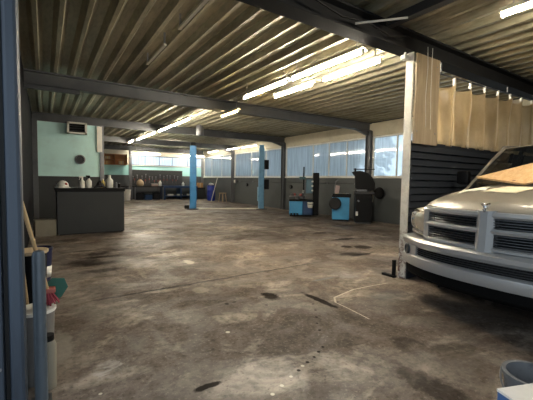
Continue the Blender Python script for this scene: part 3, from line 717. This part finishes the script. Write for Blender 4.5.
# cables down the board, conduit at the beam
tag(MB().tube([(0, 0, 1.15), (.01, -.005, .9), (-.01, -.002, .5), (.015, -.004, .12)], .004).tube([(.11, 0, 1.16), (.10, -.004, .6), (.13, -.003, .1)], .004).build('hanging_cable', m_whitepaint, None, loc=(4.22, 2.655, 1.92)), 'thin pale cable hanging down over the tan board', 'cable')
tag(MB().bx(-.05, .05, -1.9, 0, 0, .1).build('hanging_steel_channel', m_dark, None, loc=(3.5, 2.72, 3.16)), 'dark steel channel running from front beam over the truck bay', 'channel')
tag(MB().cyl((0, 0, 0), (.42, -.35, .04), .012, n=8).build('hanging_conduit', m_whitepaint, None, loc=(2.86, 2.66, 3.02)), 'short pale conduit at the front beam', 'conduit')
tag(MB().tube([(0, 0, 0), (.4, .02, -.05), (.8, .0, -.02), (1.2, .03, -.06), (1.5, .0, .0)], .012).build('hanging_cable', m_black, None, loc=(2.3, 2.68, 3.12)), 'black cable sagging along the front beam', 'cable')
t = thing('camera_box', 'small white box fixed under the beam at the column top', 'box', (3.98, 2.82, 2.9)); MB().bx(-.05, .04, -.04, .04, 0, .06, bev=.01).build('housing', m_white, t); MB().bx(-.01, .01, -.01, .01, .05, .105).build('mount', m_white, t)
t = thing('door_stop', 'black steel bracket on the floor beside the column foot', 'bracket', (3.99, 2.93, 0))
MB().bx(-.03, .03, -.08, .12, 0, .03).build('foot', m_black, t); MB().box((0, -.055, .13), (.04, .035, .22)).build('upright', m_black, t)

# ------------------------------------------------------------------ bucket and carton, near corner
t = thing('bucket', 'grey cement-stained bucket on the floor in the near corner', 'bucket', (2.14, .66, 0))
MB().lathe([(.115, 0), (.14, .285), (.15, .285), (.15, .305), (.13, .305), (.105, .015), (0, .015)], n=32).build('bucket_body', m_bucket, t, smooth=True)
MB().tube([(.152*math.cos(a), .152*math.sin(a), .285-.10*math.sin(a-PI*.55)) for a in [PI*.55+PI*q/18 for q in range(19)]], .005).build('handle', m_steelL, t, smooth=True)
t = thing('carton', 'white-topped carton with a printed blue side, beside the grey bucket', 'box', (1.48, .575, 0), -.35)
MB().bx(0, .34, -.3, 0, 0, .485).build('carton_body', m_bluebox, t); MB().bx(-.002, .342, -.302, .002, .485, .495).build('top_flap', m_whitebox, t)

# ------------------------------------------------------------------ pickup truck (nose towards the room, a = distance behind the nose)
TX, TY = 3.30, 1.44
T = thing('pickup_truck', 'silver pickup truck with crosshair grille parked along the slatted wall', 'truck', (TX, TY, 0))
def af(b):
    q = abs(b)
    return .10*(q/.6)**2 if q <= .6 else .10+.33*(q-.6)+1.05*(q-.6)**2
def ab(b): return -.05+.30*(abs(b)/.97)**2.6
def lp(a, b, t): return a+(b-a)*t
def sm(x): x = max(0, min(1, x)); return x*x*(3-2*x)
def span(b0, b1, n): return [b0+(b1-b0)*i/(n-1) for i in range(n)]
def sweep(mb, prof, fn, b0, b1, n=24):
    mb.sweep([[(fn(b)+pa, b, pz) for pa, pz in prof] for b in span(b0, b1, n)]); return mb
def rect(a0, a1, z0, z1, r=.008):
    return [(a0+r, z0), (a0, z0+r), (a0, z1-r), (a0+r, z1), (a1, z1), (a1, z0)]
HB = .70
def cowl(b): return 1.22+.16*(b/.7)**2
def hood_z(a, b):
    s = (a-af(b))/(cowl(b)-af(b)); q = abs(b)
    z = 1.05+.055*(1-(1-min(s/.1, 1))**2)+.06*(1-(1-min(s/.55, 1))**2)+.125*s-.022*(q/.7)**2*(1-.3*s)
    z += .018*sm((.50-q)/.10)*sm(s/.25)            # raised centre panel
    z -= .05*max(0, (q-.60)/.10)**2
    return z
mb = MB(); G = []
for i in range(41):
    b = lp(-HB, HB, i/40); G.append([(lp(af(b)-.02+.05*(abs(b)/.7)**4, cowl(b), (j/28)**1.4), b, 0) for j in range(29)])
G = [[(a, b, hood_z(a+.02, b)) for a, b, _ in row] for row in G]
mb.grid(G); hood = mb.build('hood', m_silver, T, smooth=True, solid=.02)
# fenders with wheel arch
def fender(sgn):
    mb = MB(); rows = []
    sec = [(.690, 0.), (.705, -.045), (.76, -.05), (.84, -.055), (.91, -.085), (.955, -.15), (.98, -.25), (.985, -.36), (.985, -.46), (.98, -.56), (.97, -.64)]
    for i in range(36):
        u = i/35; row = []
        for k, (b, dz) in enumerate(sec):
            a0 = af(b)+(.0 if k < 5 else .02); a = lp(a0, 1.75 if b > .75 else 1.45, u)
            zt = hood_z(max(a, af(.7)), .70)+.03 if a < cowl(.7) else hood_z(cowl(.7), .70)+.03
            zt = min(zt, 1.06+.10*min(1, max(0, (a-.2)/1.0))) if k > 0 else zt
            z = zt+dz
            da = a-.98
            if abs(da) < .46 and k > 5: z = max(z, .40+math.sqrt(max(0, .46**2-da*da)))
            row.append((a, sgn*b, z))
        rows.append(row)
    mb.grid(rows); return mb.build('fender', m_silver, T, smooth=True, solid=.006)
fender(1); fender(-1)
# headlights
for sgn in (1, -1):
    mb = MB(); P2 = []
    for b in span(.625, .955, 14):
        u = (b-.625)/.33; zb = lp(.755, .80, u); zt = lp(1.005, .985-.03*u, u)
        P2.append([(af(b)-.012-.02*math.sin(PI*v), sgn*b, lp(zb, zt, v)) for v in [k/8 for k in range(9)]])
    mb.grid(P2); h = mb.build('headlight', m_lens, T, smooth=True, solid=.03)
    MB().bx(af(.9)-.0, af(.9)-.0, sgn*.885, sgn*.925, .83, .93).build('indicator', M('amber_lens_%d' % (sgn+2), '#8f7a62', .2), h)
    sweep(MB(), rect(-.01, .10, .735, .762), lambda b: af(b), sgn*.62, sgn*.95, 12).build('filler_panel', m_silver, h)
# grille
gr = MB(); fa = lambda b: af(b)-.035
sweep(gr, [(0, 1.0), (-.015, 1.02), (-.005, 1.05), (.06, 1.06), (.08, 1.0)], fa, -.63, .63, 28)
sweep(gr, [(0, .745), (-.02, .735), (-.015, .71), (.03, .69), (.08, .70), (.08, .745)], fa, -.63, .63, 28)
sweep(gr, [(-.01, .862), (-.022, .885), (-.01, .908), (.05, .908), (.05, .862)], fa, -.6, .6, 28)
for sgn in (1, -1): sweep(gr, [(0, .70), (-.015, .72), (-.015, 1.03), (0, 1.05), (.09, 1.05), (.09, .70)], fa, sgn*.575, sgn*.64, 4)
gr.poly([(-.045, -.075, .70), (-.085, -.03, .695), (-.085, .03, .695), (-.045, .075, .70), (.04, .075, .70), (.04, -.075, .70)], (.02, 0, .365))
g = gr.build('grille', m_silverbump, T, smooth=True, angle=25)
sweep(MB(), rect(.06, .09, .70, 1.05), af, -.62, .62, 28).build('grille_back', m_matte, g)
sl = MB()
for z0, z1 in ((.745, .862), (.908, 1.0)):
    n = 5 if z0 < .8 else 4
    for k in range(n):
        z = lp(z0, z1, (k+.5)/n); sweep(sl, rect(-.005, .05, z-.0045, z+.0035, .002), fa, -.6, .6, 28)
sl.build('grille_slats', M('dark_chrome_slat', '#56585c', .3, .7, .2, 5), g)
# ornament at the hood edge: horned head
mb = MB().sph((-.045, 0, 1.095), (.02, .02, .034), 12).sph((-.06, 0, 1.068), (.017, .014, .02), 10)
for sgn in (1, -1):
    mb.tube([(-.043+.008*q/8, sgn*(.012+.023*math.sin(q/8*PI*1.15)), 1.115+.022*math.sin(q/8*PI*.8)-.052*(q/8)**2) for q in range(9)], [.013-.0009*q for q in range(9)], 8)
mb.build('hood_ornament', m_chrome, T, smooth=True)
# bumper
bp = MB()
sweep(bp, [(.02, .705), (-.03, .70), (-.055, .675), (-.05, .635), (-.02, .605), (.16, .605), (.16, .705)], ab, -.97, .97, 40)
sweep(bp, [(-.02, .515), (-.045, .50), (-.05, .44), (-.03, .395), (.02, .385), (.16, .385), (.16, .515)], ab, -.97, .97, 40)
for sgn in (1, -1): sweep(bp, rect(-.03, .14, .50, .62, .01), ab, sgn*.72, sgn*.965, 10)
bo = bp.build('front_bumper', m_silverbump, T, smooth=True, angle=35)
sweep(MB(), rect(.02, .10, .50, .62), ab, -.73, .73, 30).build('bumper_slot', m_matte, bo)
mm = MB()
for k in range(4): sweep(mm, rect(.0, .02, .53+k*.021, .538+k*.021, .002), ab, -.72, .72, 30)
mm.build('slot_mesh', m_dark, bo)
sweep(MB(), [(.0, .39), (.0, .30), (.05, .26), (.2, .26), (.2, .39)], ab, -.93, .93, 30).build('valance', m_matte, bo)
for sgn in (1, -1):
    b = .87; d = Vector((-1, sgn*.75, 0)).normalized()
    f = MB().lathe([(.052, -.02), (.058, .0), (.058, .02), (.046, .024), (.04, .01), (0, .006)], (ab(b)-.025, sgn*b, .555), axis=d, n=24).build('fog_light', m_dark, bo, smooth=True)
    MB().lathe([(0, .012), (.03, .010), (.041, .0), (.041, -.01)], (ab(b)-.025, sgn*b, .555), axis=d, n=20).build('lamp_glass', m_lens, f, smooth=True)
    MB().tube([(.18, sgn*.42, .34), (.06, sgn*.42, .33), (.0, sgn*.42, .30), (.02, sgn*.42, .26), (.10, sgn*.42, .255)], .014).build('tow_hook', m_black, T, smooth=True)
# underbody
MB().bx(.25, 5.5, -.55, .55, .33, .62).bx(.2, .5, -.7, .7, .5, .95).bx(1.5, 3.6, -.94, .94, .38, .55).build('underbody', m_matte, T)
MB().bx(.3, 1.3, -.66, .66, .55, .98).build('engine_block', m_matte, T)
# cab
cs = [(.97, .45), (.99, .62), (1.0, .85), (.985, 1.08), (.965, 1.18)]
for sgn in (1, -1):
    d = MB().grid([[(a, sgn*b, z) for b, z in cs] for a in span(1.75, 3.62, 10)]).build('door', m_silver, T, smooth=True, solid=.03)
    MB().bx(2.55, 2.72, sgn*.99, sgn*1.02, 1.02, 1.06, bev=.008).build('door_handle', m_dark, d)
    MB().grid([[(lp(1.75, 2.18, v) if q == 0 else a, sgn*lp(.955, .76, v), lp(1.18, 1.74, v)) for v in (0, .25, .5, .75, 1)] for q, a in enumerate(span(1.78, 3.45, 6))]).build('side_window', m_wind, T, smooth=True)
    # A pillar
    p0, p1 = Vector((1.42, sgn*.90, 1.19)), Vector((2.09, sgn*.735, 1.80))
    MB().tube([p0, p0.lerp(p1, .35)+Vector((-.01, 0, .015)), p0.lerp(p1, .7)+Vector((-.012, 0, .018)), p1], [.032, .022, .022, .026], 8).build('windscreen_pillar', m_silver, T, smooth=True)
    MB().tube([(2.09, sgn*.745, 1.80), (2.6, sgn*.76, 1.83), (3.45, sgn*.75, 1.80), (3.6, sgn*.90, 1.2)], .035, 8).build('roof_rail', m_silver, T, smooth=True)
    MB().tube([(2.72, sgn*.76, 1.80), (2.75, sgn*.96, 1.18)], .03, 8).build('door_pillar', m_black, T, smooth=True)
    m = MB().box((1.70, sgn*1.075, 1.385), (.10, .17, .19), bev=.035).build('side_mirror', m_black, T, smooth=True)
    MB().tube([(1.76, sgn*.95, 1.22), (1.73, sgn*1.03, 1.31)], .022).build('mirror_arm', m_black, m, smooth=True)
    MB().box((1.752, sgn*1.075, 1.385), (.004, .14, .155)).build('mirror_glass', m_chrome, m)
def ws(u, v):   # u across -1..1, v up 0..1
    hw = lp(.885, .715, v); b = u*hw
    a = lp(cowl(0)+.06+.14*u*u, 1.98+.10*u*u, v); z = lp(1.245-.03*u*u, 1.82-.03*u*u, v)
    return (a, b, z+.015*math.sin(PI*v))
MB().grid([[ws(-1+i/12, j/12) for j in range(13)] for i in range(25)]).build('windscreen', m_wind, T, smooth=True)
MB().grid([[(lp(1.97+.11*(i/6-1)**2, 3.5, j/10), (i/6-1)*.74, 1.825+.055*math.sin(PI*j/10)-.03*(i/6-1)**2) for j in range(11)] for i in range(13)]).build('roof_panel', m_silver, T, smooth=True, solid=.03)
MB().grid([[(lp(3.64, 3.48, v), u*lp(.97, .75, v), lp(.6, 1.81, v)) for v in (0, .25, .5, .75, 1)] for u in (-1, -.5, 0, .5, 1)]).build('cab_back', m_silver, T, smooth=True, solid=.02)
MB().grid([[(cowl(b)-.02+v*.17, b, 1.21+.02*v-.04*(b/.88)**2) for v in (0, .5, 1)] for b in span(-.88, .88, 20)]).build('cowl', m_black, T, smooth=True, solid=.02)
MB().bx(1.5, 1.9, -.85, .85, .75, 1.17, bev=.05).build('dashboard', m_black, T)
for b in (.42, -.42):
    s_ = MB().bx(2.35, 2.9, b-.26, b+.26, .62, .88, bev=.05).build('seat', m_fabric, T, smooth=True)
    MB().box((2.92, b, 1.14), (.16, .5, .62), ry=.22, bev=.05).box((3.0, b, 1.53), (.1, .26, .17), bev=.04).build('seat_back', m_fabric, s_, smooth=True)
MB().tube([(1.98-.09*math.cos(q*PI/10), -.42+.18*math.sin(q*PI/10), 1.1+.16*math.cos(q*PI/10)) for q in range(21)], .014).cyl((1.85, -.42, 1.05), (1.98, -.42, 1.1), .03).build('steering_wheel', m_black, T, smooth=True)
for b in (-.35, .35):
    MB().tube([(cowl(b)+.02, b, 1.215), (1.40, b+.25, 1.285), (1.44, b+.40, 1.30)], .009).build('wiper', m_black, T)
# bed
for sgn in (1, -1): MB().grid([[(a, sgn*b, z) for b, z in [(.96, .55), (.995, .7), (.99, 1.1), (.95, 1.22), (.86, 1.22), (.85, .65)]] for a in span(3.68, 5.65, 12)]).build('bed_side', m_silver, T, smooth=True, solid=.01)
MB().bx(3.68, 5.62, -.86, .86, .62, .68).bx(3.66, 3.72, -.86, .86, .62, 1.2).build('bed_floor', m_dark, T)
MB().bx(5.6, 5.66, -.86, .86, .62, 1.2, bev=.01).build('tailgate', m_silver, T)
# wheels
def wheel(a, sgn):
    w = MB().lathe([(.25, -.13), (.36, -.13), (.39, -.09), (.395, 0), (.39, .09), (.36, .13), (.25, .13)], (a, sgn*.83, .395), axis=(0, sgn, 0), n=36).build('wheel', m_rubber, T, smooth=True)
    MB().lathe([(0, .05), (.08, .06), (.10, .02), (.20, .05), (.25, .11), (.26, .12), (.26, -.12), (0, -.10)], (a, sgn*.83, .395), axis=(0, sgn, 0), n=30).build('wheel_rim', m_tool, w, smooth=True)
for a in (.98, 4.6):
    for sgn in (1, -1): wheel(a, sgn)
# board and papers on the truck
mb = MB()
A = Vector((4.40, 2.06, 1.365)); B = Vector((4.88, 1.35, 1.625)); D = Vector((4.21, 1.50, 1.29)); E_ = B+(D-A)
mb.poly([A, D, D+(B-A)*1.0, B], (-.01, -.006, .02))
tag(mb.build('pine_board', m_pine, None), 'pale pine board with knots leaning over bonnet and windscreen', 'board')
def sheet(name, lab, cx, cy, w, d, rz, mat, seed):
    rnd = random.Random(seed); mb = MB(); P2 = []
    for i in range(11):
        row = []
        for j in range(9):
            lx, ly = (i/10-.5)*w, (j/8-.5)*d
            X = cx+lx*math.cos(rz)-ly*math.sin(rz); Y = cy+lx*math.sin(rz)+ly*math.cos(rz)
            row.append((X, Y, hood_z(X-TX, Y-TY)+.006+rnd.random()*.004+.006*math.sin(i*1.3+j*.9)**2))
        P2.append(row)
    mb.grid(P2); return tag(mb.build(name, mat, None, smooth=True, solid=.001), lab, 'paper')
sheet('paper_sheet', 'crumpled whitish paper on the bonnet, nearest the fender', 3.93, 1.86, .34, .26, .3, m_white, 1)
sheet('paper_sheet', 'beige paper sheet on the bonnet, in front of the pine board', 3.92, 1.50, .46, .34, -.15, m_paper, 2)

# ------------------------------------------------------------------ outside: trees beyond the windows
leaf = M('hazy_foliage', '#5d7480', .9, 0, .5, 2)
rnd = random.Random(3)
for q, (x, y, h, lab) in enumerate([(17.5, 21.5, 5.2, 'tree outside, seen through the windows above the tyre changer'), (19, 27.5, 6, 'tree outside, seen through the windows behind the faded lift post'),
                                    (15.5, 13.2, 4.6, 'tree outside, seen through the windows above the balancers')]):
    t = thing('garden_tree', lab, 'tree', (x, y, -.125))
    MB().tube([(0, 0, 0), (.1, .05, h*.3), (.0, .1, h*.6)], [.16, .12, .06], 8).build('trunk', m_bark, t, smooth=True)
    mb = MB()
    for k in range(260):
        a, e = rnd.random()*2*PI, math.acos(rnd.uniform(-.8, 1)); r = h*.34*(rnd.random()**.4)
        c = Vector((r*math.sin(e)*math.cos(a), r*math.sin(e)*math.sin(a), h*.62+r*math.cos(e)))
        s = rnd.uniform(.12, .3)
        bmesh.ops.create_icosphere(mb.bm, subdivisions=1, radius=s, matrix=Matrix.Translation(c) @ Matrix.Rotation(rnd.random()*6, 4, 'X') @ Matrix.Diagonal((1, .7, .35, 1)))
    mb.build('crown', leaf, t)

# ------------------------------------------------------------------ sky, camera, output
wd = bpy.data.worlds.new('overcast'); S.world = wd; wd.use_nodes = True
nt = wd.node_tree; bg = nt.nodes['Background']
tc = nt.nodes.new('ShaderNodeTexCoord'); nz = nt.nodes.new('ShaderNodeTexNoise'); nz.inputs['Scale'].default_value = 3; nz.inputs['Detail'].default_value = 5
nt.links.new(tc.outputs['Generated'], nz.inputs['Vector'])
mr = nt.nodes.new('ShaderNodeMix'); mr.data_type = 'RGBA'; nt.links.new(nz.outputs['Fac'], mr.inputs[0])
mr.inputs[6].default_value = (.50, .61, .73, 1); mr.inputs[7].default_value = (.74, .82, .88, 1)
nt.links.new(mr.outputs[2], bg.inputs['Color']); bg.inputs['Strength'].default_value = .54

cam = bpy.data.cameras.new('camera'); co = bpy.data.objects.new('camera', cam); COL.objects.link(co); S.camera = co
cam.sensor_width = 36; cam.sensor_fit = 'HORIZONTAL'; cam.lens = 339.2*36/533; cam.clip_start = .02; cam.clip_end = 200
yaw, pitch, roll = .5800525, .0575100, .0157455
F = Vector((math.sin(yaw)*math.cos(pitch), math.cos(yaw)*math.cos(pitch), -math.sin(pitch)))
R = Vector((math.cos(yaw), -math.sin(yaw), 0)); U = R.cross(F)
R2 = math.cos(roll)*R+math.sin(roll)*U; U2 = -math.sin(roll)*R+math.cos(roll)*U
co.matrix_world = Matrix.Translation((0, 0, 1.3)) @ Matrix((R2, U2, -F)).transposed().to_4x4()

vs = S.view_settings; S.display_settings.display_device = 'sRGB'
vs.view_transform = 'Standard'; vs.look = 'None'; vs.exposure = 2.55; vs.gamma = 1; vs.use_curve_mapping = False
S.cycles.use_denoising = True; S.cycles.max_bounces = 10; S.cycles.diffuse_bounces = 5
bpy.context.view_layer.update()
